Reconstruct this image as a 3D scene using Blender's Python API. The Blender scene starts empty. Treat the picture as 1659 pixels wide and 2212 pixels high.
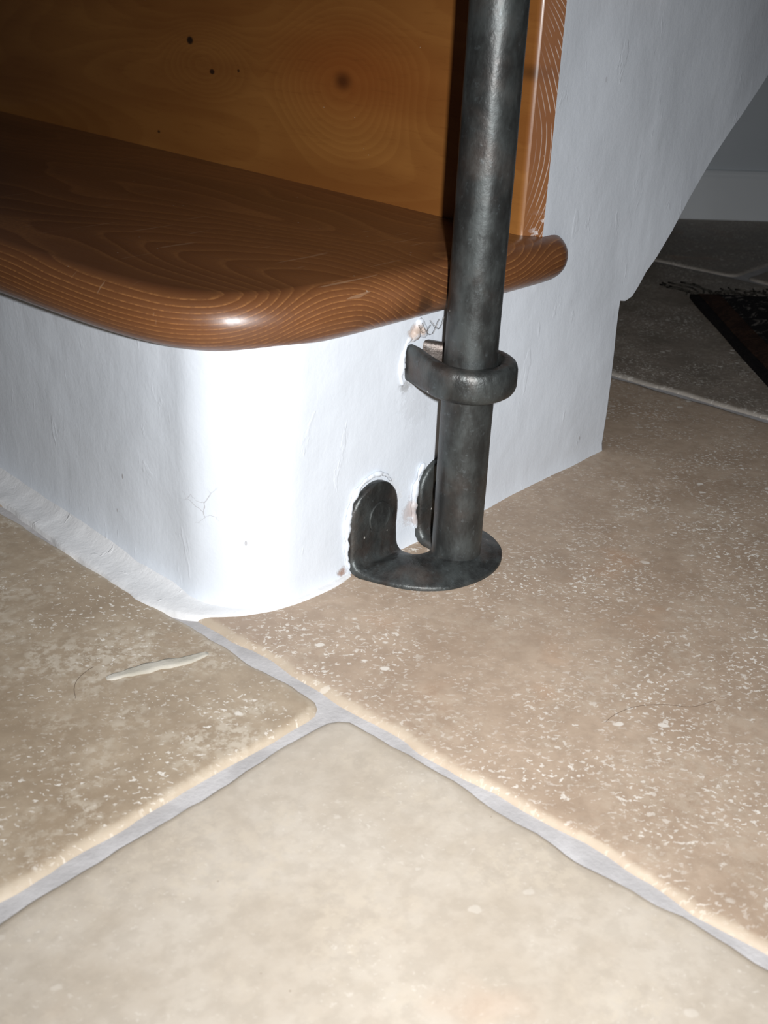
import bpy, bmesh, math, random
from mathutils import Vector, Matrix, noise

random.seed(7)
C = bpy.context.scene.collection
S = 0.37                      # metres per working unit (one unit = height of the lens above the floor)
OX, OY = 1.03, 1.228          # foot of the staircase corner in working units


def U(x, y, z=0.0):
    return Vector(((x - OX) * S, (y - OY) * S, z * S))


# ------------------------------------------------------------------ camera
cam_d = bpy.data.cameras.new('camera')
cam = bpy.data.objects.new('camera', cam_d)
C.objects.link(cam)
cam_d.sensor_fit = 'VERTICAL'
cam_d.sensor_height = 36.0
cam_d.lens = 39.2028
cam_d.clip_start = 0.01
cam.matrix_world = Matrix((
    (0.6694965, 0.2982444, -0.6803122, (0 - OX) * S),
    (-0.7416473, 0.3197199, -0.5896935, (0 - OY) * S),
    (0.0416366, 0.8993495, 0.4352435, S),
    (0, 0, 0, 1)))
cam_d.dof.use_dof = True
cam_d.dof.focus_distance = 0.80
cam_d.dof.aperture_fstop = 17.0
bpy.context.scene.camera = cam

# ------------------------------------------------------------------ world, the camera's flash, exposure
sc = bpy.context.scene
w = bpy.data.worlds.new('dim_room')
sc.world = w
w.use_nodes = True
bg = w.node_tree.nodes['Background']
bg.inputs['Color'].default_value = (0.80, 0.86, 1.0, 1)
bg.inputs['Strength'].default_value = 0.014

fl_d = bpy.data.lights.new('camera_flash', 'AREA')
fl_d.shape = 'RECTANGLE'
fl_d.size = 0.012
fl_d.size_y = 0.022
fl_d.energy = 2.55
fl_d.color = (0.97, 0.98, 1.0)
fl_d.spread = math.radians(98)
fl = bpy.data.objects.new('camera_flash', fl_d)
C.objects.link(fl)
cm = cam.matrix_world.copy()
right, up, back = cm.col[0].to_3d(), cm.col[1].to_3d(), cm.col[2].to_3d()
fl_pos = cm.to_translation() + right * 0.040 + up * 0.012 - back * 0.004
aim = U(1.47, 1.12, 0.06)
q = (fl_pos - aim).to_track_quat('Z', 'Y')
fl.matrix_world = Matrix.Translation(fl_pos) @ q.to_matrix().to_4x4()

sc.view_settings.view_transform = 'Standard'
sc.view_settings.look = 'None'
sc.view_settings.gamma = 1.0
sc.view_settings.use_curve_mapping = False
sc.view_settings.exposure = 0.0


# ------------------------------------------------------------------ shader helpers
class M:
    """Small wrapper that builds node materials from expressions."""

    def __init__(self, name):
        self.m = bpy.data.materials.new(name)
        self.m.use_nodes = True
        self.t = self.m.node_tree
        self.b = self.t.nodes['Principled BSDF']
        self.t.nodes['Material Output'].target = 'CYCLES'

    def n(self, kind):
        return self.t.nodes.new(kind)

    def put(self, sock, v):
        if isinstance(v, bpy.types.NodeSocket):
            self.t.links.new(v, sock)
        elif isinstance(v, (tuple, list)) and len(v) == 3 and sock.type == 'RGBA':
            sock.default_value = (*v, 1)
        else:
            sock.default_value = v

    def math(self, op, a, b=0.0, c=0.0, clamp=False):
        n = self.n('ShaderNodeMath')
        n.operation = op
        n.use_clamp = clamp
        for i, v in enumerate((a, b, c)):
            self.put(n.inputs[i], v)
        return n.outputs[0]

    def add(self, a, b): return self.math('ADD', a, b)
    def sub(self, a, b): return self.math('SUBTRACT', a, b)
    def mul(self, a, b): return self.math('MULTIPLY', a, b)

    def coords(self, off=(0, 0, 0)):
        """object coordinates turned into working units"""
        tc = self.n('ShaderNodeTexCoord')
        mp = self.n('ShaderNodeMapping')
        mp.inputs['Scale'].default_value = (1 / S,) * 3
        mp.inputs['Location'].default_value = off
        self.t.links.new(tc.outputs['Object'], mp.inputs['Vector'])
        return mp.outputs[0]

    def sep(self, v):
        n = self.n('ShaderNodeSeparateXYZ')
        self.put(n.inputs[0], v)
        return n.outputs

    def comb(self, x, y, z):
        n = self.n('ShaderNodeCombineXYZ')
        for i, v in enumerate((x, y, z)):
            self.put(n.inputs[i], v)
        return n.outputs[0]

    def scale(self, v, s, loc=(0, 0, 0), rot=(0, 0, 0)):
        n = self.n('ShaderNodeMapping')
        n.inputs['Scale'].default_value = s
        n.inputs['Location'].default_value = loc
        n.inputs['Rotation'].default_value = rot
        self.put(n.inputs['Vector'], v)
        return n.outputs[0]

    def noise(self, v, sc_=5.0, det=2.0, rough=0.5, dist=0.0):
        n = self.n('ShaderNodeTexNoise')
        self.put(n.inputs['Vector'], v)
        n.inputs['Scale'].default_value = sc_
        n.inputs['Detail'].default_value = det
        n.inputs['Roughness'].default_value = rough
        n.inputs['Distortion'].default_value = dist
        return n.outputs[0]

    def voro(self, v, sc_=5.0, feature='F1', rnd=1.0):
        n = self.n('ShaderNodeTexVoronoi')
        n.feature = feature
        self.put(n.inputs['Vector'], v)
        n.inputs['Scale'].default_value = sc_
        n.inputs['Randomness'].default_value = rnd
        return n.outputs[0]

    def step(self, v, a, b, lo=0.0, hi=1.0):
        n = self.n('ShaderNodeMapRange')
        n.interpolation_type = 'SMOOTHSTEP'
        self.put(n.inputs[0], v)
        n.inputs[1].default_value = a
        n.inputs[2].default_value = b
        n.inputs[3].default_value = lo
        n.inputs[4].default_value = hi
        return n.outputs[0]

    def mix(self, f, a, b, mode='MIX'):
        n = self.n('ShaderNodeMix')
        n.data_type = 'RGBA'
        n.blend_type = mode
        self.put(n.inputs[0], f)
        self.put(n.inputs[6], a)
        self.put(n.inputs[7], b)
        return n.outputs[2]

    def blob(self, v, c, r, lo=0.6):
        """1 inside an ellipsoid of centre c and radii r, fading to 0"""
        n = self.scale(v, tuple(1 / k for k in r), tuple(-a / k for a, k in zip(c, r)))
        l = self.n('ShaderNodeVectorMath')
        l.operation = 'LENGTH'
        self.put(l.inputs[0], n)
        return self.step(l.outputs['Value'], lo, 1.0, 1.0, 0.0), l.outputs['Value']

    def bump(self, h, strength=0.3, dist=0.001, prev=None):
        n = self.n('ShaderNodeBump')
        n.inputs['Strength'].default_value = strength
        n.inputs['Distance'].default_value = dist
        self.put(n.inputs['Height'], h)
        if prev is not None:
            self.put(n.inputs['Normal'], prev)
        return n.outputs[0]

    def done(self, col, rough=0.5, metal=0.0, normal=None, coat=0.0, coat_rough=0.1, spec=0.5):
        b = self.b
        self.put(b.inputs['Base Color'], col)
        self.put(b.inputs['Roughness'], rough)
        self.put(b.inputs['Metallic'], metal)
        self.put(b.inputs['Specular IOR Level'], spec)
        b.inputs['Coat Weight'].default_value = coat
        b.inputs['Coat Roughness'].default_value = coat_rough
        if normal is not None:
            self.put(b.inputs['Normal'], normal)
        return self.m


def rgb(r, g, b):
    """sRGB 0-255 to linear"""
    def f(c):
        c /= 255
        return c / 12.92 if c <= 0.04045 else ((c + 0.055) / 1.055) ** 2.4
    return (f(r), f(g), f(b))


OFF = (OX, OY, 0)


def plaster_mat(name, col, damaged=False, bumpy=1.0):
    k = M(name)
    v = k.coords(OFF)
    n1 = k.noise(v, 3.0, 3)
    c = k.mix(k.step(n1, 0.35, 0.7), tuple(x * 0.95 for x in col), col)
    fine = k.noise(v, 120, 3, 0.6)
    brush = k.noise(k.scale(v, (22, 22, 3)), 2.0, 3, 0.6)
    lumps = k.noise(v, 16, 2, 0.5)
    ridge = k.step(k.noise(k.scale(v, (11, 11, 3.2)), 2.2, 4, 0.6, 0.6), 0.64, 0.72)
    h = k.add(k.add(k.mul(fine, 0.30), k.mul(brush, 0.30)), k.add(k.mul(lumps, 1.1), k.mul(ridge, 0.30)))
    if damaged:
        # hairline cracks on the rounded corner
        m1, _ = k.blob(v, (1.06, 1.28, 0.195), (0.10, 0.12, 0.075), 0.2)
        wv = k.n('ShaderNodeVectorMath')
        wv.operation = 'ADD'
        dn = k.noise(v, 25, 3, 0.6)
        k.put(wv.inputs[0], v)
        k.put(wv.inputs[1], k.comb(k.mul(dn, 0.05), k.mul(dn, 0.05), k.mul(dn, 0.05)))
        e = k.voro(k.scale(wv.outputs[0], (1, 1, 1.2)), 11, 'DISTANCE_TO_EDGE')
        crack = k.mul(k.step(e, 0.0, 0.014, 1, 0), k.mul(m1, k.step(k.noise(v, 9, 2), 0.44, 0.56)))
        c = k.mix(k.mul(crack, 0.55), c, rgb(120, 105, 100))
        # grime and bare plaster around the two iron fixings
        for (cc, rr, amt, tint) in (
                ((1.475, 1.222, 0.43), (0.042, 0.06, 0.028), 0.85, rgb(176, 150, 128)),
                ((1.455, 1.222, 0.335), (0.035, 0.06, 0.022), 0.7, rgb(150, 150, 148)),
                ((1.50, 1.222, 0.07), (0.055, 0.06, 0.06), 0.65, rgb(172, 150, 138)),
                ((1.30, 1.215, 0.012), (0.022, 0.05, 0.022), 0.9, rgb(150, 118, 100)),
                ((1.49, 1.222, 0.30), (0.09, 0.06, 0.09), 0.22, rgb(165, 165, 168)),
                ((1.40, 1.222, 0.10), (0.115, 0.06, 0.115), 0.35, rgb(196, 184, 172))):
            mm, ln = k.blob(v, cc, rr, 0.15)
            rag = k.step(k.add(k.mul(mm, 0.8), k.mul(k.sub(k.noise(v, 55, 5, 0.7), 0.5), 2.2)), 0.30, 0.75)
            rag = k.mul(rag, mm)
            c = k.mix(k.mul(rag, amt), c, tint)
            h = k.sub(h, k.mul(rag, 0.8 * amt))
        # small dark hairs and specks under the tread
        spk = k.step(k.voro(k.scale(v, (1, 1, 0.45)), 26), 0.05, 0.075, 1, 0)
        spk = k.mul(spk, k.step(k.noise(v, 5, 1), 0.60, 0.66))
        c = k.mix(k.mul(spk, 0.6), c, rgb(130, 118, 112))
    nrm = k.bump(h, 0.32 * bumpy, 0.0016)
    rg = k.step(n1, 0.3, 0.7, 0.42, 0.52)
    return k.done(c, rg, 0, nrm, spec=0.5)


plaster = plaster_mat('white_satin_plaster', rgb(218, 224, 231), True)
plaster_strip = plaster_mat('painted_floor_joint', rgb(222, 222, 222), False, 2.2)
wall_paint = plaster_mat('plain_wall_paint', rgb(200, 206, 210), False, 0.5)
board_paint = plaster_mat('skirting_paint', rgb(226, 230, 232), False, 0.2)


def tread_wood():
    k = M('varnished_oak')
    v = k.coords(OFF)
    x, y, z = k.sep(v)[:3]
    low = k.noise(k.scale(v, (1.5, 0.30, 0.8), (3.1, 0.4, 0)), 1.6, 1, 0.4)
    low2 = k.noise(k.scale(v, (3.0, 1.4, 2.0), (0.4, 2.4, 0)), 2.4, 1, 0.4)
    # the swirl around the knot beside the iron post
    kb, kl = k.blob(v, (1.50, 1.19, 0.50), (0.26, 0.20, 0.16), 0.0)
    f = k.add(k.add(z, k.mul(low, 0.34)), k.add(k.mul(low2, 0.022), k.mul(kb, 0.03)))
    ring = k.math('FRACT', k.mul(f, 92.0))
    line = k.mul(k.step(ring, 0.0, 0.34, 1, 0), k.step(ring, 0.0, 0.06))
    fib = k.noise(k.scale(v, (70, 5, 70)), 2.2, 3, 0.7)
    rays = k.noise(k.scale(v, (9, 9, 1.0)), 16, 2, 0.6)
    tone = k.noise(k.scale(v, (2.0, 0.7, 4)), 2.0, 2)
    base = k.mix(k.step(tone, 0.3, 0.7), rgb(100, 63, 36), rgb(124, 79, 46))
    base = k.mix(k.mul(k.step(ring, 0.35, 1.0), 0.30), base, rgb(84, 44, 20))
    top = k.step(z, 0.538, 0.549, 1.0, 0.5)
    base = k.mix(k.mul(k.mul(line, top), k.step(rays, 0.35, 0.6, 0.12, 0.5)), base, rgb(186, 130, 76))
    base = k.mix(k.mul(k.step(fib, 0.52, 0.72), 0.30), base, rgb(90, 50, 24))
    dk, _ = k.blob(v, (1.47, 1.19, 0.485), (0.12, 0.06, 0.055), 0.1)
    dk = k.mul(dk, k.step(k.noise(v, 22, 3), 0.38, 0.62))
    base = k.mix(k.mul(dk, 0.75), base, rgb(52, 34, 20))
    # a few whitish paint splashes and scratches
    sp = k.step(k.voro(k.scale(v, (1, 0.8, 1)), 34), 0.035, 0.06, 1, 0)
    sp = k.mul(sp, k.step(k.noise(v, 6, 1), 0.58, 0.62))
    base = k.mix(k.mul(sp, 0.7), base, rgb(200, 190, 176))
    sc1 = k.step(k.noise(k.scale(v, (3, 46, 6), rot=(0, 0, 0.5)), 2.0, 2, 0.5), 0.715, 0.73)
    base = k.mix(k.mul(sc1, 0.25), base, rgb(190, 160, 130))
    nrm = k.bump(k.add(k.mul(fib, 0.6), k.mul(k.noise(v, 60, 2), 0.6)), 0.12, 0.0006)
    return k.done(base, k.step(fib, 0.3, 0.7, 0.38, 0.5), 0, nrm, coat=0.6, coat_rough=0.33)


def riser_wood(end=False):
    k = M('varnished_pine_end' if end else 'varnished_pine')
    v = k.coords(OFF)
    x, y, z = k.sep(v)[:3]
    low = k.noise(k.scale(v, (1.0, 0.16, 1.0), (0.7, 1.3, 0.2)), 3.0, 1, 0.4)
    f = k.mul(low, 1.0)
    darks = None
    tone_f = k.noise(k.scale(v, (1, 0.5, 3)), 2.4, 2)
    base = k.mix(k.step(tone_f, 0.3, 0.7), rgb(136, 86, 40), rgb(158, 106, 52))
    # large round knot, and its growth rings
    kb, kl = k.blob(v, (1.856, 1.784, 0.78), (0.4, 0.30, 0.20), 0.0)
    f = k.add(f, k.mul(kb, 0.42))
    kb2, _ = k.blob(v, (1.89, 2.30, 0.79), (0.4, 0.22, 0.12), 0.0)
    f = k.add(f, k.mul(kb2, 0.25))
    ring = k.math('FRACT', k.mul(f, 26.0))
    line = k.mul(k.step(ring, 0.0, 0.75), k.step(ring, 0.9, 1.0, 1, 0))
    base = k.mix(k.mul(line, 0.17), base, rgb(112, 58, 20))
    red, _ = k.blob(v, (1.856, 1.75, 0.80), (0.5, 0.42, 0.15), 0.0)
    base = k.mix(k.mul(red, 0.45), base, rgb(140, 66, 22))
    core, _ = k.blob(v, (1.856, 1.784, 0.785), (0.3, 0.042, 0.028), 0.1)
    base = k.mix(k.mul(core, 0.8), base, rgb(70, 34, 14))
    for (c, r, a) in (((1.90, 2.354, 0.829), (0.2, 0.017, 0.012), 0.95), ((1.89, 2.264, 0.764), (0.2, 0.013, 0.008), 0.9),
                      ((1.89, 2.157, 0.775), (0.2, 0.006, 0.004), 0.8), ((1.91, 2.511, 0.595), (0.2, 0.008, 0.005), 0.8),
                      ((1.82, 1.25, 0.845), (0.3, 0.10, 0.022), 0.55)):
        d, _ = k.blob(v, c, r, 0.5 if a > 0.6 else 0.0)
        base = k.mix(k.mul(d, a), base, rgb(30, 20, 14))
    fib = k.noise(k.scale(v, (60, 3, 60)), 2.2, 3, 0.7)
    base = k.mix(k.mul(k.step(fib, 0.5, 0.75), 0.25), base, rgb(112, 64, 26))
    # side of the board: curved end grain filled with white paint
    if end:
        yy = k.mul(k.sub(z, 0.80), 1.0)
        arc = k.add(k.mul(x, 1.0), k.mul(k.mul(yy, yy), 0.9))
        arc = k.add(arc, k.mul(z, 0.16))
        arc = k.add(arc, k.mul(k.noise(v, 5, 2), 0.012))
        rr = k.math('FRACT', k.mul(arc, 165.0))
        ln = k.mul(k.step(rr, 0.0, 0.28, 1, 0), k.step(rr, 0.0, 0.08))
        near = k.step(k.add(x, k.mul(k.noise(v, 10, 2), 0.012)), 1.824, 1.846)
        keep = k.step(k.noise(k.scale(v, (20, 20, 9)), 3, 3), 0.36, 0.50)
        base = k.mix(0.75, base, rgb(112, 66, 30))
        base = k.mix(k.mul(k.mul(ln, near), k.mul(keep, 0.7)), base, rgb(214, 206, 198))
        foot = k.mul(k.step(z, 0.553, 0.605, 1, 0), k.step(x, 1.822, 1.85))
        smear = k.mul(foot, k.step(k.noise(k.scale(v, (1, 1, 1)), 60, 3, 0.6), 0.50, 0.56))
        base = k.mix(k.mul(smear, 0.9), base, rgb(222, 222, 222))
    sp = k.step(k.voro(k.scale(v, (1, 0.8, 1)), 30), 0.02, 0.04, 1, 0)
    sp = k.mul(sp, k.step(k.noise(v, 6, 1), 0.56, 0.60))
    base = k.mix(k.mul(sp, 0.7), base, rgb(215, 200, 180))
    nrm = k.bump(k.noise(v, 40, 3), 0.10, 0.0008)
    return k.done(base, 0.6 if end else 0.38, 0, nrm, coat=0.05 if end else 0.25, coat_rough=0.16, spec=0.2 if end else 0.5)


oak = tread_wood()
pine = riser_wood()
pine_end = riser_wood(True)


def iron_mat(name, warm=0.35, speck=0.5, relief=0.35):
    k = M(name)
    v = k.coords(OFF)
    n1 = k.noise(v, 9, 4, 0.6)
    n2 = k.noise(k.scale(v, (1, 1, 0.5)), 26, 4, 0.65)
    n3 = k.noise(v, 90, 3, 0.65)
    c = k.mix(k.step(n2, 0.34, 0.66), rgb(57, 58, 57), rgb(80, 84, 83))
    c = k.mix(k.mul(k.step(n1, 0.46, 0.70), warm), c, rgb(104, 82, 70))
    c = k.mix(k.mul(k.step(n3, 0.58, 0.75), 0.30), c, rgb(120, 128, 130))
    fl1 = k.step(k.voro(k.scale(v, (1, 1, 0.8)), 38), 0.05, 0.085, 1, 0)
    fl1 = k.mul(fl1, k.step(k.noise(v, 9, 2), 0.52, 0.57))
    c = k.mix(k.mul(fl1, speck), c, rgb(225, 222, 214))
    h = k.add(k.mul(n2, 1.2), k.mul(n3, 0.5))
    nrm = k.bump(h, relief, 0.0010)
    rg = k.add(k.step(n2, 0.3, 0.7, 0.38, 0.50), k.mul(fl1, 0.2))
    return k.done(c, rg, 0.6, nrm, spec=0.5)


iron = iron_mat('waxed_forged_iron', 0.22, 0.35)
iron_plate = iron_mat('hammered_iron', 0.36, 1.0, 0.75)
iron_pale = iron_mat('rubbed_iron', 0.25, 0.2)


def tile_mat(name, c_dark, c_light, speck, mottle, seed, edge=(194, 180, 160)):
    k = M(name)
    v = k.coords(OFF)
    v = k.scale(v, (1, 1, 1), (seed, seed * 0.37, 0))
    n0 = k.noise(v, 1.6, 3, 0.5)
    n1 = k.noise(v, 7, 5, 0.62)
    n2 = k.noise(v, 34, 4, 0.6)
    c = k.mix(k.step(n1, 0.32, 0.68), c_dark, c_light)
    c = k.mix(k.mul(k.step(n0, 0.45, 0.7), 0.5), c, tuple(a * 1.12 for a in c_light))
    c = k.mix(k.mul(k.step(n2, 0.42, 0.62), 0.30), c, tuple(a * 0.80 for a in c_dark))
    # cloudy creamy patches
    cl = k.mul(k.step(k.noise(v, 5.0, 4, 0.7), 0.44, 0.62), k.step(k.noise(v, 46, 4, 0.7), 0.44, 0.58))
    c = k.mix(k.mul(cl, mottle), c, rgb(196, 184, 166))
    # reddish and ochre stains
    c = k.mix(k.mul(k.step(k.noise(v, 3.1, 3, 0.6), 0.60, 0.74), 0.22), c, rgb(190, 140, 100))
    # white filler left in the pits of the stone: fine, medium and a few large
    wv = k.n('ShaderNodeVectorMath')
    wv.operation = 'ADD'
    dn = k.noise(v, 55, 2, 0.6)
    k.put(wv.inputs[0], v)
    k.put(wv.inputs[1], k.comb(k.mul(dn, 0.012), k.mul(dn, 0.010), 0.0))
    vv = k.scale(wv.outputs[0], (1, 1, 0.2), rot=(0, 0, 0.835))
    lf = k.noise(v, 3.4, 3, 0.6)
    dens = k.step(lf, 0.30, 0.66, 0.15, 1.0)
    fine = k.step(k.noise(k.scale(vv, (1.0, 1.5, 1)), 100, 2, 0.6), 0.645 - 0.024 * speck, 0.67 - 0.024 * speck)
    fine = k.mul(fine, k.step(k.noise(v, 11, 3, 0.6), 0.34, 0.58))
    med = k.step(k.noise(k.scale(vv, (1.0, 1.5, 1)), 48, 3, 0.7), 0.66 - 0.02 * speck, 0.685 - 0.02 * speck)
    med = k.mul(med, k.step(k.noise(v, 4.2, 2, 0.6), 0.46, 0.56))
    big = k.step(k.voro(k.scale(vv, (1, 1.4, 1)), 14), 0.10, 0.14, 1, 0)
    big = k.mul(big, k.step(k.noise(v, 4.0, 2), 0.50, 0.56))
    pits = k.math('MAXIMUM', k.math('MAXIMUM', k.mul(fine, dens), k.mul(med, dens)), k.mul(big, 0.8))
    pits = k.mul(pits, min(1.0, speck))
    c = k.mix(k.mul(pits, 0.92), c, rgb(232, 226, 216))
    # tiny dark pits
    dp = k.mul(k.step(k.voro(v, 30), 0.02, 0.05, 1, 0), k.step(k.noise(v, 9, 1), 0.56, 0.60))
    c = k.mix(k.mul(dp, 0.55), c, rgb(110, 88, 66))
    at = k.n('ShaderNodeAttribute')
    at.attribute_name = 'worn_edge'
    eg = k.step(k.add(at.outputs['Fac'], k.mul(k.sub(k.noise(v, 24, 4, 0.65), 0.5), 1.6)), 0.15, 1.0)
    c = k.mix(k.mul(eg, 0.62), c, rgb(*edge))
    h = k.add(k.mul(n1, 1.0), k.add(k.mul(n2, 0.5), k.mul(k.noise(v, 140, 2), 0.18)))
    nrm = k.bump(h, 0.22, 0.0012)
    return k.done(c, k.step(n1, 0.3, 0.7, 0.48, 0.62), 0, nrm, spec=0.35)


tile_cream = tile_mat('travertine_cream', rgb(179, 167, 151), rgb(191, 181, 167), 0.30, 0.45, 0.0)
tile_mottled = tile_mat('travertine_mottled', rgb(156, 138, 116), rgb(174, 157, 135), 1.35, 0.9, 3.3)
tile_brown = tile_mat('travertine_brown', rgb(162, 141, 121), rgb(179, 159, 139), 2.6, 0.25, 7.7)
tile_falloff = tile_mat('travertine_flash_falloff', rgb(126, 116, 104), rgb(146, 134, 122), 2.6, 0.25, 12.4, (168, 162, 154))  # stone of the far rows, with the flash falloff put into its colour


def grout_mat(name, a, b):
    k = M(name)
    v = k.coords(OFF)
    n = k.noise(v, 12, 4, 0.6)
    c = k.mix(k.step(n, 0.35, 0.65), a, b)
    h = k.add(k.noise(v, 150, 3, 0.7), k.mul(n, 2.0))
    return k.done(c, 0.85, 0, k.bump(h, 0.4, 0.0010), spec=0.2)


grout = grout_mat('pale_grey_grout', rgb(172, 169, 168), rgb(190, 187, 186))
filler = grout_mat('pale_stone_filler', rgb(176, 170, 156), rgb(198, 192, 180))


def rug_mat(name, a, b, pat):
    k = M(name)
    v = k.coords((0, 0, 0))
    n = k.noise(k.scale(v, (2.2, 5.0, 1)), 5.0, 4, 0.7, 1.2)
    c = k.mix(k.step(n, 0.54, 0.62), a, b) if pat else k.mix(k.step(n, 0.4, 0.6), a, b)
    return k.done(c, 0.95, 0, k.bump(k.noise(v, 140, 2), 0.8, 0.003), spec=0.1)


rug_field = rug_mat('rug_field_wool', rgb(32, 30, 30), rgb(112, 106, 100), True)
rug_band = rug_mat('rug_band_wool', rgb(48, 34, 28), rgb(68, 48, 38), False)
rug_dark = rug_mat('rug_dark_wool', rgb(26, 24, 25), rgb(36, 32, 32), False)
fringe_m = rug_mat('fringe_cotton', rgb(60, 57, 52), rgb(92, 88, 80), False)
hair_k = M('dark_hair')
hair_m = hair_k.done(hair_k.mix(hair_k.noise(hair_k.coords(OFF), 30), rgb(70, 56, 44), rgb(96, 78, 60)), 0.5)
crack_k = M('grey_thread')
thread_m = crack_k.done(crack_k.mix(crack_k.noise(crack_k.coords(OFF), 30), rgb(120, 112, 108), rgb(150, 144, 138)), 0.7)


# ------------------------------------------------------------------ object helpers
def tag(o, label=None, cat=None, group=None, kind=None):
    if label: o['label'] = label
    if cat: o['category'] = cat
    if group: o['group'] = group
    if kind: o['kind'] = kind
    return o


def empty(name, loc, label, cat, group=None):
    o = bpy.data.objects.new(name, None)
    o.empty_display_size = 0.05
    C.objects.link(o)
    o.location = loc
    return tag(o, label, cat, group)


def mesh(name, verts, faces, mats, parent=None, smooth=True, mat_idx=None, sharp=None):
    """verts in working units; the mesh's origin is its parent's (or the scene's) origin"""
    base = Vector((0, 0, 0))
    p = parent
    while p is not None:
        base += p.location
        p = p.parent
    me = bpy.data.meshes.new(name)
    me.from_pydata([tuple(U(*v) - base) for v in verts], [], faces)
    for m_ in (mats if isinstance(mats, (list, tuple)) else [mats]):
        me.materials.append(m_)
    if mat_idx:
        for p_, i in zip(me.polygons, mat_idx):
            p_.material_index = i
    bm = bmesh.new()
    bm.from_mesh(me)
    bmesh.ops.recalc_face_normals(bm, faces=bm.faces)
    bm.to_mesh(me)
    bm.free()
    for p_ in me.polygons:
        p_.use_smooth = smooth
    if sharp:
        me.set_sharp_from_angle(angle=math.radians(sharp))
    o = bpy.data.objects.new(name, me)
    C.objects.link(o)
    if parent is not None:
        o.parent = parent
    return o


def nz(x, y, z, f=1.0):
    return noise.noise(Vector((x * f, y * f, z * f)))


def catmull(pts, step=0.02, closed=False):
    """dense smooth polyline through the points"""
    out = []
    n = len(pts)
    P = [Vector(p) for p in pts]
    segs = n if closed else n - 1
    for i in range(segs):
        a = P[(i - 1) % n] if (closed or i > 0) else P[0] * 2 - P[1]
        b, c = P[i], P[(i + 1) % n]
        d = P[(i + 2) % n] if (closed or i < n - 2) else P[-1] * 2 - P[-2]
        m = max(1, int((c - b).length / step))
        for j in range(m):
            t = j / m
            out.append(0.5 * ((2 * b) + (c - a) * t + (2 * a - 5 * b + 4 * c - d) * t * t + (3 * b - a - 3 * c + d) * t ** 3))
    if not closed:
        out.append(P[-1])
    return out


def loft(rings, closed_ring=True, cap=True):
    """faces for a list of equal-length rings"""
    n = len(rings[0])
    v = [p for r in rings for p in r]
    f = []
    for i in range(len(rings) - 1):
        for j in range(n if closed_ring else n - 1):
            a, b = i * n + j, i * n + (j + 1) % n
            f.append((a, b, b + n, a + n))
    if cap and closed_ring:
        f.append(tuple(reversed(range(n))))
        f.append(tuple(range((len(rings) - 1) * n, len(rings) * n)))
    return v, f


# ------------------------------------------------------------------ floor with its stone tiles
floor_v, floor_f = [], []
NX, NY = 2, 2
fx0, fx1, fy0, fy1 = -2.4, 7.6, -5.0, 6.7
floor_v = [(fx0, fy0, -0.0085), (fx1, fy0, -0.0085), (fx1, fy1, -0.0085), (fx0, fy1, -0.0085),
           (fx0, fy0, -0.10), (fx1, fy0, -0.10), (fx1, fy1, -0.10), (fx0, fy1, -0.10)]
floor_f = [(0, 1, 2, 3), (7, 6, 5, 4), (0, 4, 5, 1), (1, 5, 6, 2), (2, 6, 7, 3), (3, 7, 4, 0)]
floor = mesh('floor', floor_v, floor_f, grout, None, smooth=False)
tag(floor, 'cream and brown tumbled stone tile floor with pale grey joints', None, None, 'structure')


def tile(x0, x1, y0, y1, mat, fine=0.035, near=True):
    """a tumbled stone slab: wandering edge, rounded and chipped arris, flat top"""
    r = 0.046
    pts = []
    cs = [(x0, y0), (x1, y0), (x1, y1), (x0, y1)]
    for i in range(4):
        a, b = Vector(cs[i]), Vector(cs[(i + 1) % 4])
        L = (b - a).length
        d = (b - a) / L
        m = max(4, int((L - 2 * r) / fine))
        for j in range(m + 1):
            pts.append((a + d * (r + (L - 2 * r) * j / m), Vector((d.y, -d.x))))
        # rounded corner
        nd = Vector((-d.y, d.x))
        cc = b - d * r + nd * r
        for k_ in (22.5, 45, 67.5):
            an = math.radians(k_)
            out = -nd * math.cos(an) + d * math.sin(an)
            pts.append((cc + out * r, out))
    rings = [[], [], [], [], [], []]
    prof = [(0.000, -0.06, 1.0), (0.000, -0.0100, 1.0), (0.0038, -0.0048, 1.0), (0.0095, -0.0014, 1.0), (0.018, 0.0, 0.8), (0.034, 0.0, 0.4)]
    for p, out in pts:
        wob = (nz(p.x, p.y, 3.1, 4.0) * 0.005 + nz(p.x, p.y, 8.7, 13.0) * 0.0065 + nz(p.x, p.y, 1.7, 34.0) * 0.0025) * (1 if near else 0.6)
        chip = max(0.0, nz(p.x, p.y, 5.5, 9.0)) * 0.014
        wid = 1.0 + 0.7 * nz(p.x, p.y, 12.3, 6.0)
        for ri, (ins, z, wf) in enumerate(prof):
            i2 = ins * (wid if ri < 4 else 1) + (chip * (1.0 - 0.25 * ri) if 0 < ri < 4 else 0)
            qx = p.x + out.x * (wob * wf - i2)
            qy = p.y + out.y * (wob * wf - i2)
            rings[ri].append((qx, qy, z))
    n = len(pts)
    v = [p for r_ in rings for p in r_]
    f, mi = [], []
    for i in range(len(rings) - 1):
        for j in range(n):
            a, b = i * n + j, i * n + (j + 1) % n
            f.append((a, b, b + n, a + n))
            mi.append(1 if i < 3 else 0)
    v.append(((x0 + x1) / 2, (y0 + y1) / 2, 0.0))
    o = (len(rings) - 1) * n
    for j in range(n):
        f.append((o + j, o + (j + 1) % n, len(v) - 1))
        mi.append(0)
    o_ = mesh('tile', v, f, mat, floor, True)
    att = o_.data.attributes.new('worn_edge', 'FLOAT', 'POINT')
    lev = (1.0, 1.0, 1.0, 0.85, 0.30, 0.0)
    for q_ in range(len(v)):
        att.data[q_].value = lev[q_ // n] if q_ < n * 6 else 0.0
    return o_


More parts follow.
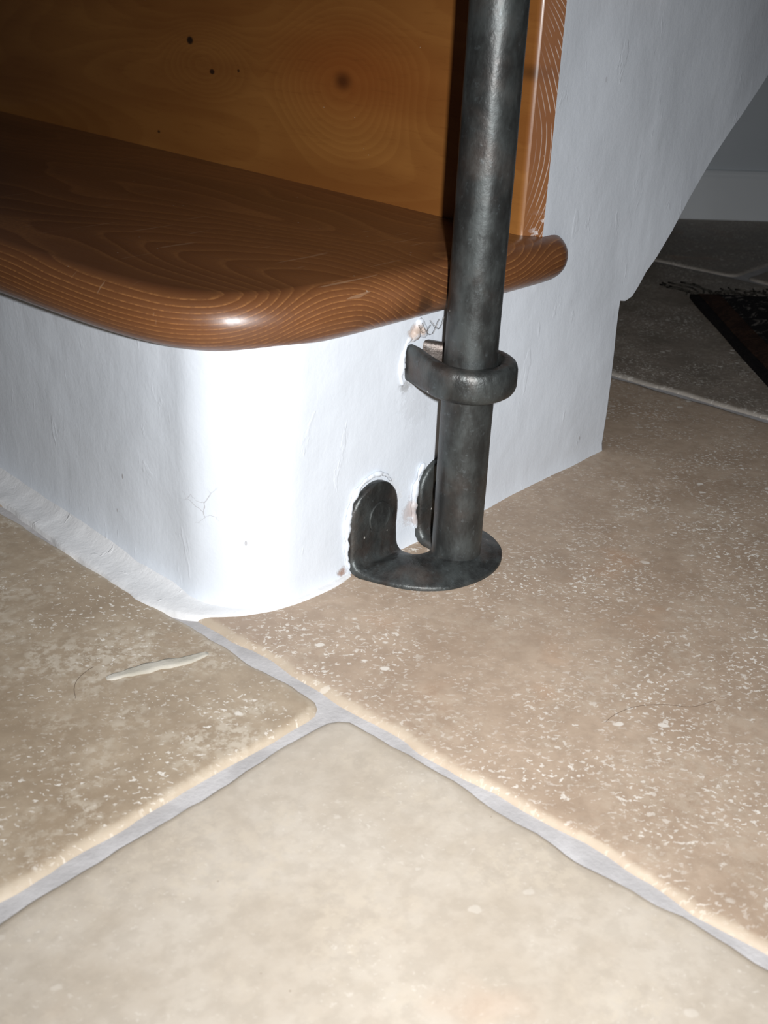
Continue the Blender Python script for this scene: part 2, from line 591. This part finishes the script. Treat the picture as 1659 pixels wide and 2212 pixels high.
B, Mo, Cr = tile_brown, tile_mottled, tile_cream
g = 0.020
J = [(-2.30, -0.72, [(-4.9, -2.6), (-2.6, -0.3), (-0.3, 1.7), (1.7, 4.0), (4.0, 6.6)]),
     (-0.70, 1.006, [(-3.1, -0.92), (-0.88, 0.944), (0.962, 2.62), (2.66, 4.4), (4.44, 6.6)]),
     (1.024, 2.692, [(-2.3, -0.27), (-0.23, 2.30), (2.34, 4.3), (4.34, 6.6)]),
     (2.714, 4.088, [(-2.8, -0.72), (-0.68, 0.10), (0.14, 2.55), (2.59, 4.8)]),
     (4.118, 5.75, [(-2.0, 0.06), (0.10, 1.79), (1.83, 3.6), (3.64, 5.4)]),
     (5.79, 7.3, [(-1.6, 0.6), (0.64, 2.5), (2.54, 4.6)])]
tiles = {}
for ri, (x0, x1, cols) in enumerate(J):
    for ci, (y0, y1) in enumerate(cols):
        m_ = tile_falloff if ri >= 3 else B if ri >= 2 else (Cr if (ci + ri) % 2 == 0 else Mo)
        if ri == 1 and ci == 1: m_ = Cr
        if ri == 1 and ci == 2: m_ = Mo
        if ri == 0:
            y0 += g
            y1 -= g
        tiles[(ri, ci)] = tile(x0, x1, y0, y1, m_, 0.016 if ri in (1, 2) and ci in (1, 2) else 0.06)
tag(tiles[(1, 1)], 'smooth cream tile nearest the viewer')
tag(tiles[(1, 2)], 'mottled beige tile left of the stair corner with a filled crack')
tag(tiles[(2, 1)], 'brown tile peppered with white pits, under the iron post')

# filled crack standing slightly proud in the mottled tile
ctr = catmull([(0.808, 1.252, 0), (0.85, 1.238, 0), (0.892, 1.223, 0), (0.925, 1.207, 0), (0.966, 1.199, 0)], 0.006)
rings = []
for i, p in enumerate(ctr):
    t = i / (len(ctr) - 1)
    d = (ctr[min(i + 1, len(ctr) - 1)] - ctr[max(i - 1, 0)]).normalized()
    nn = Vector((-d.y, d.x, 0))
    wd = 0.0135 * (math.sin(math.pi * min(1, max(0.0, t * 0.94 + 0.03))) ** 0.4) * (1 + 0.4 * nz(t * 9, 0, 0))
    hh = 0.0040 * math.sin(math.pi * (t * 0.94 + 0.03)) ** 0.4
    rings.append([tuple(p + nn * wd * c + Vector((0, 0, -0.004 + (hh + 0.004) * s_))) for c, s_ in
                  ((-1, 0), (-0.85, 0.85), (-0.4, 1.05), (0.1, 0.85), (0.5, 1.0), (0.88, 0.8), (1, 0))])
v, f = loft(rings)
patch = mesh('filled_crack', v, f, filler, tiles[(1, 2)])
tag(patch, 'pale sliver of filler in a crack')

# ------------------------------------------------------------------ staircase
stair = empty('staircase', U(OX, OY, 0), 'white plastered staircase foot with rounded corner and varnished wooden steps', 'stairs')

# --- plastered body: one sheet that follows front, rounded corner and side
front = [(1.172, 3.54), (1.155, 3.10), (1.122, 2.55), (1.096, 2.06), (1.072, 1.72), (1.058, 1.50), (1.058, 1.402)]
arc = []
cxx, cyy, rr_ = 1.195, 1.362, 0.140
for a in range(185, 276, 9):
    an = math.radians(a)
    arc.append((cxx + rr_ * math.cos(an), cyy + rr_ * math.sin(an)))
side = [(1.30, 1.2225), (1.45, 1.2235), (1.60, 1.2245)]
plan = catmull([(x, y, 0) for x, y in front + arc + side], 0.018)
cols = []          # (x, y, nx, ny, zlo, zhi)
for i, p in enumerate(plan):
    d = (plan[min(i + 1, len(plan) - 1)] - plan[max(i - 1, 0)]).normalized()
    cols.append((p.x, p.y, d.y, -d.x, 0.0, 0.470))


def slope(x):
    """lower edge of the stringer behind the plinth"""
    P_ = [(2.190, 0.362), (2.200, 0.360), (2.213, 0.3575), (2.239, 0.364), (2.258, 0.382), (2.283, 0.412), (2.321, 0.444), (2.369, 0.492),
          (2.410, 0.535), (2.577, 0.686), (2.747, 0.816), (3.60, 1.55)]
    for (a, za), (b, zb) in zip(P_, P_[1:]):
        if a <= x <= b:
            return za + (zb - za) * (x - a) / (b - a)
    return P_[-1][1]


ysd = lambda x: 1.2245 + 0.004 * max(0.0, x - 1.6)
x = 1.62
xs = []
while x < 1.842:
    xs.append(x)
    x += 0.018
for x in xs:
    cols.append((x, ysd(x), 0.0, -1.0, 0.0, 0.470))
cols.append((1.845, ysd(1.845), 0.0, -1.0, 0.0, 0.470))
SHEET = [cols]
colsB = []
for x in [1.8450, 1.848, 1.854, 1.866] + [1.88 + 0.02 * i for i in range(16)] + [2.187, 2.190]:
    colsB.append((x, ysd(x), 0.0, -1.0, 0.0, 0.985 if x < 2.19 else 0.985))
colsC = []
xs = [2.190, 2.200, 2.213, 2.226, 2.239, 2.248, 2.258, 2.270, 2.283, 2.302, 2.321, 2.345, 2.369, 2.39, 2.41] + [2.44 + 0.04 * i for i in range(30)]
for x in xs:
    colsC.append((x, ysd(x), 0.0, -1.0, slope(x), 1.62))


def sheet(cs, nzr, zedges=None):
    rows = []
    for (x, y, nx, ny, z0, z1) in cs:
        col = []
        for j in range(nzr + 1):
            z = z0 + (z1 - z0) * j / nzr
            d = (nz(x, y, z, 3.3) * 0.0060 + nz(x, y + 5, z * 0.6, 9.0) * 0.0022 + nz(x, y, z, 26.0) * 0.0009)
            if 1.8445 < x < 1.885 and z > 0.46:
                d *= (x - 1.845) / 0.04
            if z < 0.03:
                d += 0.004 * (1 - z / 0.03) ** 2
            col.append((x + nx * d, y + ny * d, z))
        rows.append(col)
    return rows


bv, bf = [], []


def add_grid(rows):
    o = len(bv)
    n = len(rows[0])
    for r in rows:
        bv.extend(r)
    for i in range(len(rows) - 1):
        for j in range(n - 1):
            a = o + i * n + j
            bf.append((a, a + n, a + n + 1, a + 1))


A = sheet(cols, 26)
add_grid(A)
Bq = sheet(colsB, 54)
add_grid(Bq)
Cq = sheet(colsC, 50)
add_grid(Cq)


# returns: plinth back edge (runs in Y, slightly rounded), stringer soffit, small return at the riser board
def extrude_edge(line, path):
    rows = [[(p[0] + dx, p[1] + dy, p[2] + dz) for (dx, dy, dz) in path] for p in line]
    add_grid(rows)


back_line = [c for c in Bq[-1] if c[2] <= 0.375]
extrude_edge(back_line, [(0, 0, 0), (0.008, 0.0035, 0), (0.013, 0.012, 0), (0.014, 0.03, 0), (0.014, 0.6, 0), (0.014, 2.31, 0)])
soffit = [c[0] for c in Cq]
extrude_edge(soffit, [(0, 0, 0), (0.003, 0.004, -0.002), (0.004, 0.012, -0.003), (0.004, 0.6, -0.003), (0.004, 2.31, -0.003)])
extrude_edge([c for c in Bq[0] if c[2] > 0.44], [(0, 0, 0), (0.004, 0.004, 0), (0.004, 0.06, 0)])
extrude_edge([r[-1] for r in A], [(0, 0, 0), (0.02, 0.02, 0)])
body = mesh('plaster_body', bv, bf, plaster, stair, True, None, 55)
tag(body, 'white painted plaster')

# --- painted strip that fills the joint between front wall and tile
rows = []
outer = catmull([(1.036, 3.54, 0), (1.034, 2.6, 0), (1.024, 1.92, 0), (1.006, 1.70, 0), (0.996, 1.55, 0), (0.990, 1.42, 0), (0.997, 1.352, 0),
                 (1.018, 1.308, 0), (1.052, 1.268, 0), (1.10, 1.238, 0), (1.17, 1.213, 0), (1.26, 1.206, 0), (1.32, 1.214, 0)], 0.012)
inner = catmull([(1.18, 3.54, 0), (1.135, 2.6, 0), (1.100, 2.0, 0), (1.076, 1.70, 0), (1.070, 1.55, 0), (1.070, 1.43, 0), (1.073, 1.37, 0),
                 (1.090, 1.32, 0), (1.115, 1.29, 0), (1.145, 1.265, 0), (1.19, 1.24, 0), (1.26, 1.234, 0), (1.32, 1.235, 0)], 0.012)
no = len(outer)
sv = []
for i, p in enumerate(outer):
    ii = i / (no - 1) * (len(inner) - 1)
    a = inner[int(ii)]
    b = inner[min(int(ii) + 1, len(inner) - 1)]
    qn = a.lerp(b, ii - int(ii))
    row = []
    wob = nz(p.x, p.y, 2.0, 16) * 0.006 + nz(p.x, p.y, 7.0, 40) * 0.003
    for t, h_ in ((-0.02, -0.012), (0.0, 0.0005), (0.06, 0.003), (0.25, 0.004), (0.5, 0.0045), (0.68, 0.007), (0.84, 0.014), (1.0, 0.028)):
        c_ = p.lerp(qn, t)
        hh = h_ + (nz(c_.x, c_.y, 4.0, 30) * 0.0016 if 0.02 < t < 0.9 else 0)
        row.append((c_.x - wob * (1 - t), c_.y, hh))
    rows.append(row)
v, f = loft(rows, closed_ring=False, cap=False)
strip = mesh('painted_joint', v, f, plaster_strip, stair, True)
tag(strip, 'rough white painted strip along the floor')


# --- treads: plan outline swept with a half-round nosing
def tread(outline, zb, zt, depth_y, xb, name='tread'):
    """outline: dense plan polyline of the vertical mid of the nosing, from far left front round to the right end"""
    hz = (zt - zb) / 2
    zc = (zt + zb) / 2
    R_ = hz
    prof = []
    prof.append((0.30, -1.0))
    prof.append((0.085, -1.0))
    for a in range(-90, 91, 15):
        an = math.radians(a)
        prof.append((R_ - math.cos(an) * R_ * (1.0), math.sin(an)))
    prof.append((0.085, 1.0))
    rings = []
    n = len(outline)
    for i, p in enumerate(outline):
        d = (outline[min(i + 1, n - 1)] - outline[max(i - 1, 0)]).normalized()
        inn = Vector((-d.y, d.x, 0))
        rings.append((p, inn))
    v, f = [], []
    m = len(prof) - 1
    for (p, inn) in rings:
        for (ins, s_) in prof[1:]:
            ins2 = min(ins, 0.048) if ins > 0.06 else ins
            v.append((p.x + inn.x * ins2, p.y + inn.y * ins2, zc + s_ * hz))
    for i in range(n - 1):
        for j in range(m - 1):
            a = i * m + j
            f.append((a, a + m, a + m + 1, a + 1))
    # flat top and bottom
    top = [i * m + m - 1 for i in range(n)]
    bot = [i * m for i in range(n)]
    o = len(v)
    yL = outline[0].y
    v += [(xb + 0.16, yL, zt), (xb + 0.16, yL, zb), (xb - 0.45, 1.9, zt), (xb - 0.45, 1.9, zb)]
    lt, lb = top + [o], bot + [o + 1]
    for q_ in range(len(lt)):
        f.append((lt[q_], lt[(q_ + 1) % len(lt)], o + 2))
        f.append((lb[(q_ + 1) % len(lb)], lb[q_], o + 3))
    # back and left closing faces
    last = [(n - 1) * m + j for j in range(m)]
    first = [j for j in range(m)]
    f.append(tuple(last))
    f.append((last[-1], last[0], o + 1, o))
    f.append(tuple(reversed(first)) + (o + 1, o))
    return mesh(name, v, f, oak, stair, True, None, 50)


e = 0.036
out1 = catmull([(0.983, 3.54, 0), (0.982, 3.0, 0), (0.982, 2.2, 0), (0.982, 1.82, 0), (0.984, 1.62, 0), (0.990, 1.48, 0), (1.004, 1.385, 0), (1.028, 1.318, 0), (1.064, 1.266, 0),
                (1.114, 1.230, 0), (1.175, 1.207, 0), (1.26, 1.194, 0), (1.40, 1.190, 0), (1.60, 1.189, 0), (1.76, 1.189, 0), (1.84, 1.190, 0), (1.893, 1.195, 0), (1.925, 1.213, 0), (1.941, 1.246, 0), (1.943, 1.285, 0), (1.943, 1.33, 0)], 0.012)
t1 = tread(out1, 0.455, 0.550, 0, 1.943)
out2 = catmull([(1.84, 3.54, 0), (1.80, 3.1, 0), (1.745, 2.4, 0), (1.715, 1.82, 0), (1.705, 1.48, 0), (1.715, 1.36, 0), (1.745, 1.29, 0), (1.79, 1.235, 0), (1.85, 1.205, 0), (1.92, 1.190, 0), (2.05, 1.188, 0),
                (2.18, 1.189, 0), (2.224, 1.196, 0), (2.256, 1.214, 0), (2.272, 1.246, 0), (2.274, 1.285, 0), (2.274, 1.33, 0)], 0.02)
t2 = tread(out2, 0.9735, 1.0685, 0, 2.274)


# --- riser boards with rounded outer edge
def riser(z0, z1, x_at, y_end, thick=0.055, y_far=3.54, tilt=0.079):
    r = 0.021
    fx = lambda y: x_at + tilt * (y - 1.255)
    pts = [(fx(y_far), y_far)]
    yy = y_far
    while yy > y_end + 0.04 + 0.15:
        pts.append((fx(yy), yy))
        yy -= 0.15
    pts = pts[1:]
    # small round arris, then the planed edge of the board running back to the plaster
    for a in range(180, 226, 9):
        an = math.radians(a)
        pts.append((x_at + 0.018 + 0.018 * math.cos(an), y_end + 0.0395 + 0.018 * math.sin(an)))
    ncurve = len(pts)
    pts.append((x_at + 0.0308, y_end - 0.0025))
    pts.append((x_at + thick, y_end + 0.02))
    pts.append((fx(y_far) + thick, y_far))
    nzr = 12
    rings = []
    for j in range(nzr + 1):
        z = z0 + (z1 - z0) * j / nzr
        rings.append([(px, py, z) for px, py in pts])
    v, f = loft(rings)
    n = len(pts)
    mi = []
    for i in range(nzr):
        for j in range(n):
            mi.append(1 if ncurve - 1 <= j <= ncurve else 0)
    mi += [0, 0]
    return mesh('riser', v, f, [pine, pine_end], stair, True, mi, 35)


riser(0.5485, 0.974, 1.815, 1.2265)
riser(1.067, 1.55, 2.19, 1.2265)

# ------------------------------------------------------------------ iron post
PX, PY, PR = 1.503, 1.119, 0.0462
post = empty('iron_post', U(PX, PY, 0), 'dark forged iron tube post clamped to the white plaster beside the wooden step', 'railing post')

rings = []
N = 48
z = 0.010
while z < 1.75:
    ring = []
    tz = (z - 0.5) * 0.0006
    for j in range(N):
        a = 2 * math.pi * j / N
        ca, sa = math.cos(a), math.sin(a)
        rr = PR + nz(ca * 1.2, sa * 1.2, z * 2.4, 1.6) * 0.0011 + nz(ca, sa, z * 9, 2.6) * 0.0005 + tz
        rings_pt = (PX + ca * rr, PY + sa * rr, z)
        ring.append(rings_pt)
    rings.append(ring)
    z += 0.02
v, f = loft(rings)
mesh('tube', v, f, iron, post, True, None, 60)


# --- foot plate: one forged strap that comes down the wall, lies round the foot of the tube and goes up again
def sst(a, b, x):
    t = min(1, max(0, (x - a) / (b - a)))
    return t * t * (3 - 2 * t)


RB, VF = 0.034, 1.195                    # bend radius and fold line
VT = 1.383                               # unrolled top of the ears


def bend(x, v, h):
    if v <= VF:
        return (x, v, h)
    ph = (v - VF) / RB
    if ph < math.pi / 2:
        return (x, VF + math.sin(ph) * (RB - h), RB - math.cos(ph) * (RB - h))
    return (x, VF + RB - h, RB + (v - VF - RB * math.pi / 2))


E1, E2 = (1.318, 1.444), (1.507, 1.637)
rows = []                                 # (outer point, inner point) in the unrolled pattern


def ear_rows(x0, x1, vt):
    hw = (x1 - x0) / 2
    cx = (x0 + x1) / 2
    out = []
    for a in (86, 78, 68, 56, 44, 32, 20, 8):
        an = math.radians(a)
        v_ = vt - hw + math.sin(an) * hw
        out.append(((cx - math.cos(an) * hw, v_), (cx + math.cos(an) * hw, v_)))
    v_ = vt - hw - 0.008
    while v_ > 1.214:
        out.append(((x0, v_), (x1, v_)))
        v_ -= 0.010
    return out


outer = catmull([(1.318, 1.214, 0), (1.322, 1.19, 0), (1.333, 1.155, 0), (1.350, 1.116, 0), (1.374, 1.082, 0), (1.408, 1.056, 0), (1.455, 1.041, 0), (1.504, 1.038, 0), (1.556, 1.052, 0),
                 (1.598, 1.08, 0), (1.624, 1.118, 0), (1.636, 1.16, 0), (1.637, 1.214, 0)], 0.008)
inner = catmull([(1.444, 1.214, 0), (1.4445, 1.198, 0), (1.447, 1.187, 0), (1.451, 1.179, 0), (1.460, 1.173, 0), (1.468, 1.169, 0), (1.476, 1.167, 0), (1.484, 1.167, 0), (1.492, 1.169, 0),
                 (1.498, 1.174, 0), (1.504, 1.182, 0), (1.506, 1.193, 0), (1.507, 1.214, 0)], 0.0005)
rows += ear_rows(*E1, VT)
for i, p in enumerate(outer):
    q_ = inner[round(i / (len(outer) - 1) * (len(inner) - 1))]
    rows.append(((p.x, p.y), (q_.x, q_.y)))
rows += [(b, a) for a, b in reversed(ear_rows(*E2, VT - 0.004))]
cross = [(0.0, 0.0, 0), (0.0, 0.55, 0), (0.018, 0.82, 0), (0.06, 0.96, 0), (0.14, 1.0, 0.3), (0.26, 1.0, 0.8), (0.40, 1.0, 1), (0.55, 1.0, 1), (0.70, 1.0, 0.9), (0.84, 1.0, 0.4),
         (0.94, 0.96, 0), (0.982, 0.82, 0), (1.0, 0.55, 0), (1.0, 0.0, 0), (0.5, 0.0, 0)]
rings = []
for (ox_, oy_), (ix_, iy_) in rows:
    ring = []
    wd = math.hypot(ix_ - ox_, iy_ - oy_)
    for (t, hf, dome) in cross:
        X = ox_ + (ix_ - ox_) * t
        V = oy_ + (iy_ - oy_) * t
        onplate = 1 - sst(1.17, 1.215, V)
        th = 0.0155 + 0.0095 * dome * onplate
        # the rim of the plate is beaten thin
        th -= 0.0060 * onplate * (1 - sst(0.0, 0.30, t))
        h = th * hf
        if hf > 0.5:
            h += nz(X, V, 0.3, 22) * 0.0024 + nz(X, V, 1.3, 60) * 0.0008
        ex = nz(X, V, 9.3, 14) * 0.0022 if hf <= 1 else 0
        ring.append(bend(X + ex, V, max(h, 0.0006 if V < VF else 0.0)))
    rings.append(ring)
vv, ff = loft(rings)
plate = mesh('foot_plate', vv, ff, iron_plate, post, True, None, 65)


# screw heads set in the ears
def screw(cx, cz, yf, rx=0.0285, rz=0.0305):
    rings = []
    for (s_, d) in ((1.0, 0.004), (1.0, -0.0006), (0.93, -0.0022), (0.82, -0.0014), (0.5, -0.0026), (0.12, -0.0022)):
        rings.append([(cx + math.cos(2 * math.pi * j / 28) * rx * s_, yf + d + nz(math.cos(j), math.sin(j), s_, 2) * 0.0005, cz + math.sin(2 * math.pi * j / 28) * rz * s_) for j in range(28)])
    v, f = loft(rings)
    return mesh('screw_head', v, f, iron_plate, plate, True, None, 50)


screw(1.387, 0.100, 1.2125)
screw(1.572, 0.100, 1.2125)

# --- clamp strap: leaves the wall, goes round the tube and returns
path = [(1.466, 1.262), (1.462, 1.232), (1.455, 1.200), (1.445, 1.168), (1.4375, 1.138), (1.437, 1.110)]
for a in range(195, 376, 18):
    an = math.radians(a)
    path.append((PX + 0.0655 * math.cos(an), PY + 0.0655 * math.sin(an)))
path += [(1.562, 1.150), (1.545, 1.180), (1.522, 1.206), (1.500, 1.232), (1.486, 1.262)]
cl = catmull([(a, b, 0) for a, b in path], 0.005)
n = len(cl)
rings = []
L = [0]
for a, b in zip(cl, cl[1:]):
    L.append(L[-1] + (b - a).length)
for i, p in enumerate(cl):
    t = L[i] / L[-1]
    d = (cl[min(i + 1, n - 1)] - cl[max(i - 1, 0)]).normalized()
    out = Vector((d.y, -d.x, 0))          # outward side of a path going clockwise in front
    # swelling from the flat root to the fat ring
    fat = sst(0.04, 0.30, t) * (1 - sst(0.74, 0.95, t))
    ht = 0.0335 * (1 - fat) + 0.0305 * fat
    th = 0.0105 * (1 - fat) + 0.0185 * fat
    zc = 0.3765 - 0.004 * fat + 0.003 * nz(t * 4, 1, 0)
    ring = []
    K = 22
    for j in range(K):
        a = 2 * math.pi * j / K
        ca, sa = math.cos(a), math.sin(a)
        ex = 0.55 + 0.25 * fat
        X = math.copysign(abs(ca) ** ex, ca) * th
        Z = math.copysign(abs(sa) ** (0.62), sa) * ht
        if X < 0:
            X *= 0.9
        px = p + out * X
        dn = nz(px.x, px.y, zc + Z, 26) * 0.0016 + nz(px.x, px.y, zc + Z, 70) * 0.0005
        ring.append((px.x + out.x * dn * ca, px.y + out.y * dn * ca, zc + Z + dn * sa * 0.6))
    rings.append(ring)
v, f = loft(rings)
mesh('clamp_ring', v, f, iron_plate, post, True, None, 70)

# ------------------------------------------------------------------ far wall with its skirting
ax, ay = 5.006, 2.523
dx, dy = 0.722, -0.692
nx_, ny_ = -dy, dx            # pointing away from the viewer
nx_, ny_ = (0.692, 0.722)


def along(t, off, z):
    return (ax + dx * t + nx_ * off, ay + dy * t + ny_ * off, z)


def slab(t0, t1, prof):
    v = []
    for t in (t0, t1):
        for off, z in prof:
            v.append(along(t, off, z))
    n = len(prof)
    f = [(j, (j + 1) % n, n + (j + 1) % n, n + j) for j in range(n)]
    f += [tuple(reversed(range(n))), tuple(range(n, 2 * n))]
    return v, f


v, f = slab(-3.2, 4.4, [(0.03, 0.0), (0.03, 6.4), (0.30, 6.4), (0.30, 0.0)])
wb = mesh('wall_back', v, f, wall_paint, None, False)
tag(wb, 'plain grey looking wall beyond the staircase', None, None, 'structure')
v, f = slab(-3.2, 4.4, [(0.0, 0.0), (0.0, 0.195), (0.006, 0.207), (0.006, 0.214), (0.014, 0.226), (0.030, 0.228), (0.030, 0.0)])
bb = mesh('baseboard_back', v, f, board_paint, None, False)
tag(bb, 'white skirting board along the wall beyond the staircase', None, None, 'structure')
# ------------------------------------------------------------------ rug
rug = empty('rug', U(3.66, 1.78, 0), 'dark patterned wool rug with a reddish brown border and pale fringe on the stone floor', 'rug')
ux, uy = -0.752, -0.659      # long near edge, towards the viewer
vx, vy = 0.659, -0.752       # short far edge, away to the right


def rp(a, b, z):
    w = nz(a * 2.2, b * 2.2, 1.0) * 0.012
    return (3.66 + ux * a + vx * b + vx * w, 1.78 + uy * a + vy * b + vy * w, z)


def rug_piece(name, a0, a1, b0, b1, zt, mat, label=None):
    na, nb = max(2, int((a1 - a0) / 0.12)), max(2, int((b1 - b0) / 0.12))
    if b1 - b0 < 0.3: nb = 3
    if a1 - a0 < 0.3: na = 3
    top = []
    for i in range(na + 1):
        for j in range(nb + 1):
            a = a0 + (a1 - a0) * i / na
            b = b0 + (b1 - b0) * j / nb
            top.append(rp(a, b, zt + 0.006 * nz(a * 3, b * 3, 0)))
    v = top + [(x, y, 0.001) for x, y, z in top]
    f = []
    M_ = len(top)
    w_ = nb + 1
    for i in range(na):
        for j in range(nb):
            a = i * w_ + j
            f.append((a, a + 1, a + w_ + 1, a + w_))
    bnd = [j for j in range(nb)] + [i * w_ + nb for i in range(na)] + [na * w_ + j for j in range(nb, 0, -1)] + [i * w_ for i in range(na, 0, -1)]
    for a, b in zip(bnd, bnd[1:] + bnd[:1]):
        f.append((a, b, b + M_, a + M_))
    o = mesh(name, v, f, mat, rug, True, None, 50)
    if label: tag(o, label)
    return o


LR, WR = 3.4, 2.2
rug_piece('selvedge', 0.0, LR, 0.0, 0.030, 0.016, rug_dark, 'black bound edge')
rug_piece('border', 0.0, LR, 0.030, 0.105, 0.019, rug_band, 'reddish brown band')
rug_piece('field', 0.0, LR, 0.105, WR, 0.020, rug_field, 'black field with grey sprig pattern')
fv, ff_ = [], []
for i in range(150):
    b = -0.01 + WR * i / 150 + random.uniform(-0.005, 0.005)
    ln = random.uniform(0.09, 0.17) * (1.3 if i < 8 else 1)
    sk = random.uniform(-0.05, 0.05) - (0.05 if i < 8 else 0)
    rings = []
    for k_ in range(7):
        t = k_ / 6
        c_ = Vector(rp(-ln * t, b + sk * t * t + 0.010 * math.sin(t * 5 + i), 0.014 - 0.010 * t + 0.006 * math.sin(t * 3 + i * 1.7) ** 2))
        r_ = 0.0032
        rings.append([(c_.x + vx * r_ * ca, c_.y + vy * r_ * ca, c_.z + r_ * sa) for ca, sa in ((1, 0), (0, 1), (-1, 0), (0, -1))])
    v, f = loft(rings)
    o = len(fv)
    fv += v
    ff_ += [tuple(q_ + o for q_ in face) for face in f]
fr_o = mesh('fringe', fv, ff_, fringe_m, rug, True)
tag(fr_o, 'pale cotton fringe', None, None, 'stuff')


# ------------------------------------------------------------------ stray hairs
def strand(name, pts, rad, mat, label=None, cat=None, parent=None, step=0.008):
    c = catmull(pts, step)
    rings = []
    for i, p in enumerate(c):
        d = (c[min(i + 1, len(c) - 1)] - c[max(i - 1, 0)]).normalized()
        a = d.cross(Vector((0, 0, 1)))
        if a.length < 0.1:
            a = d.cross(Vector((1, 0, 0)))
        a.normalize()
        b = d.cross(a)
        rings.append([tuple(p + (a * ca + b * sa) * rad) for ca, sa in ((1, 0), (-0.5, 0.87), (-0.5, -0.87))])
    v, f = loft(rings)
    o = mesh(name, v, f, mat, parent, True)
    if label:
        tag(o, label, cat)
    return o


strand('hair_strand', [(0.745, 1.240, 0.0012), (0.757, 1.262, 0.001), (0.772, 1.278, 0.001), (0.792, 1.288, 0.001), (0.812, 1.291, 0.002)],
       0.00038, hair_m, 'fine dark hair curling on the mottled tile beside the filled crack', 'hair')
strand('hair_strand', [(1.268, 0.640, 0.0012), (1.295, 0.640, 0.001), (1.335, 0.628, 0.0015), (1.372, 0.600, 0.001), (1.398, 0.566, 0.001), (1.44, 0.548, 0.001)],
       0.00038, hair_m, 'fine brown hair lying on the speckled brown tile at right', 'hair')
# wisps of dust hanging under the tread beside the post
for pts in ([(1.455, 1.200, 0.452), (1.462, 1.196, 0.438), (1.475, 1.199, 0.436), (1.485, 1.198, 0.447)],
            [(1.470, 1.205, 0.452), (1.480, 1.200, 0.432), (1.497, 1.202, 0.428), (1.505, 1.201, 0.442), (1.515, 1.204, 0.451)],
            [(1.490, 1.204, 0.453), (1.500, 1.199, 0.440), (1.512, 1.200, 0.434), (1.522, 1.202, 0.442), (1.527, 1.203, 0.453)]):
    strand('cobweb_strand', pts, 0.0005, thread_m, None, None, stair)


# ragged ridges of plaster pressed round the iron where it meets the wall
def ridge(pts, r0, name='plaster_rim', seed=0.0):
    c = catmull(pts, 0.004)
    rings = []
    for i, p in enumerate(c):
        t = i / (len(c) - 1)
        d = (c[min(i + 1, len(c) - 1)] - c[max(i - 1, 0)]).normalized()
        a = Vector((0, -1, 0))
        b = d.cross(a).normalized()
        R2 = r0 * (0.25 + 0.75 * math.sin(math.pi * t) ** 0.5) * (1 + 0.9 * nz(p.x + seed, p.y, p.z, 60))
        ring = []
        for j in range(8):
            an = 2 * math.pi * j / 8
            q_ = p + (b * math.cos(an) * 1.15 + a * math.sin(an) * 0.8) * R2
            q_ += Vector((nz(q_.x, q_.z, seed, 120), nz(q_.x, q_.z, 3 + seed, 120), nz(q_.x, q_.z, 6 + seed, 120))) * 0.0022
            ring.append(tuple(q_))
        rings.append(ring)
    v, f = loft(rings)
    return mesh(name, v, f, plaster, stair, True)


ridge([(1.322, 1.222, 0.010), (1.312, 1.222, 0.035), (1.311, 1.222, 0.07), (1.313, 1.222, 0.11), (1.322, 1.222, 0.145), (1.342, 1.222, 0.170), (1.372, 1.222, 0.182), (1.405, 1.222, 0.177), (1.43, 1.223, 0.155)], 0.0058)
ridge([(1.52, 1.222, 0.165), (1.503, 1.222, 0.135), (1.497, 1.222, 0.10), (1.499, 1.222, 0.06), (1.508, 1.222, 0.03)], 0.0060, seed=3.3)
ridge([(1.444, 1.222, 0.335), (1.439, 1.222, 0.36), (1.441, 1.222, 0.39), (1.450, 1.222, 0.415), (1.466, 1.222, 0.425)], 0.0060, seed=5.1)
ridge([(1.466, 1.222, 0.415), (1.478, 1.222, 0.436), (1.484, 1.222, 0.447), (1.492, 1.222, 0.430), (1.504, 1.222, 0.418)], 0.0085, seed=9.7)
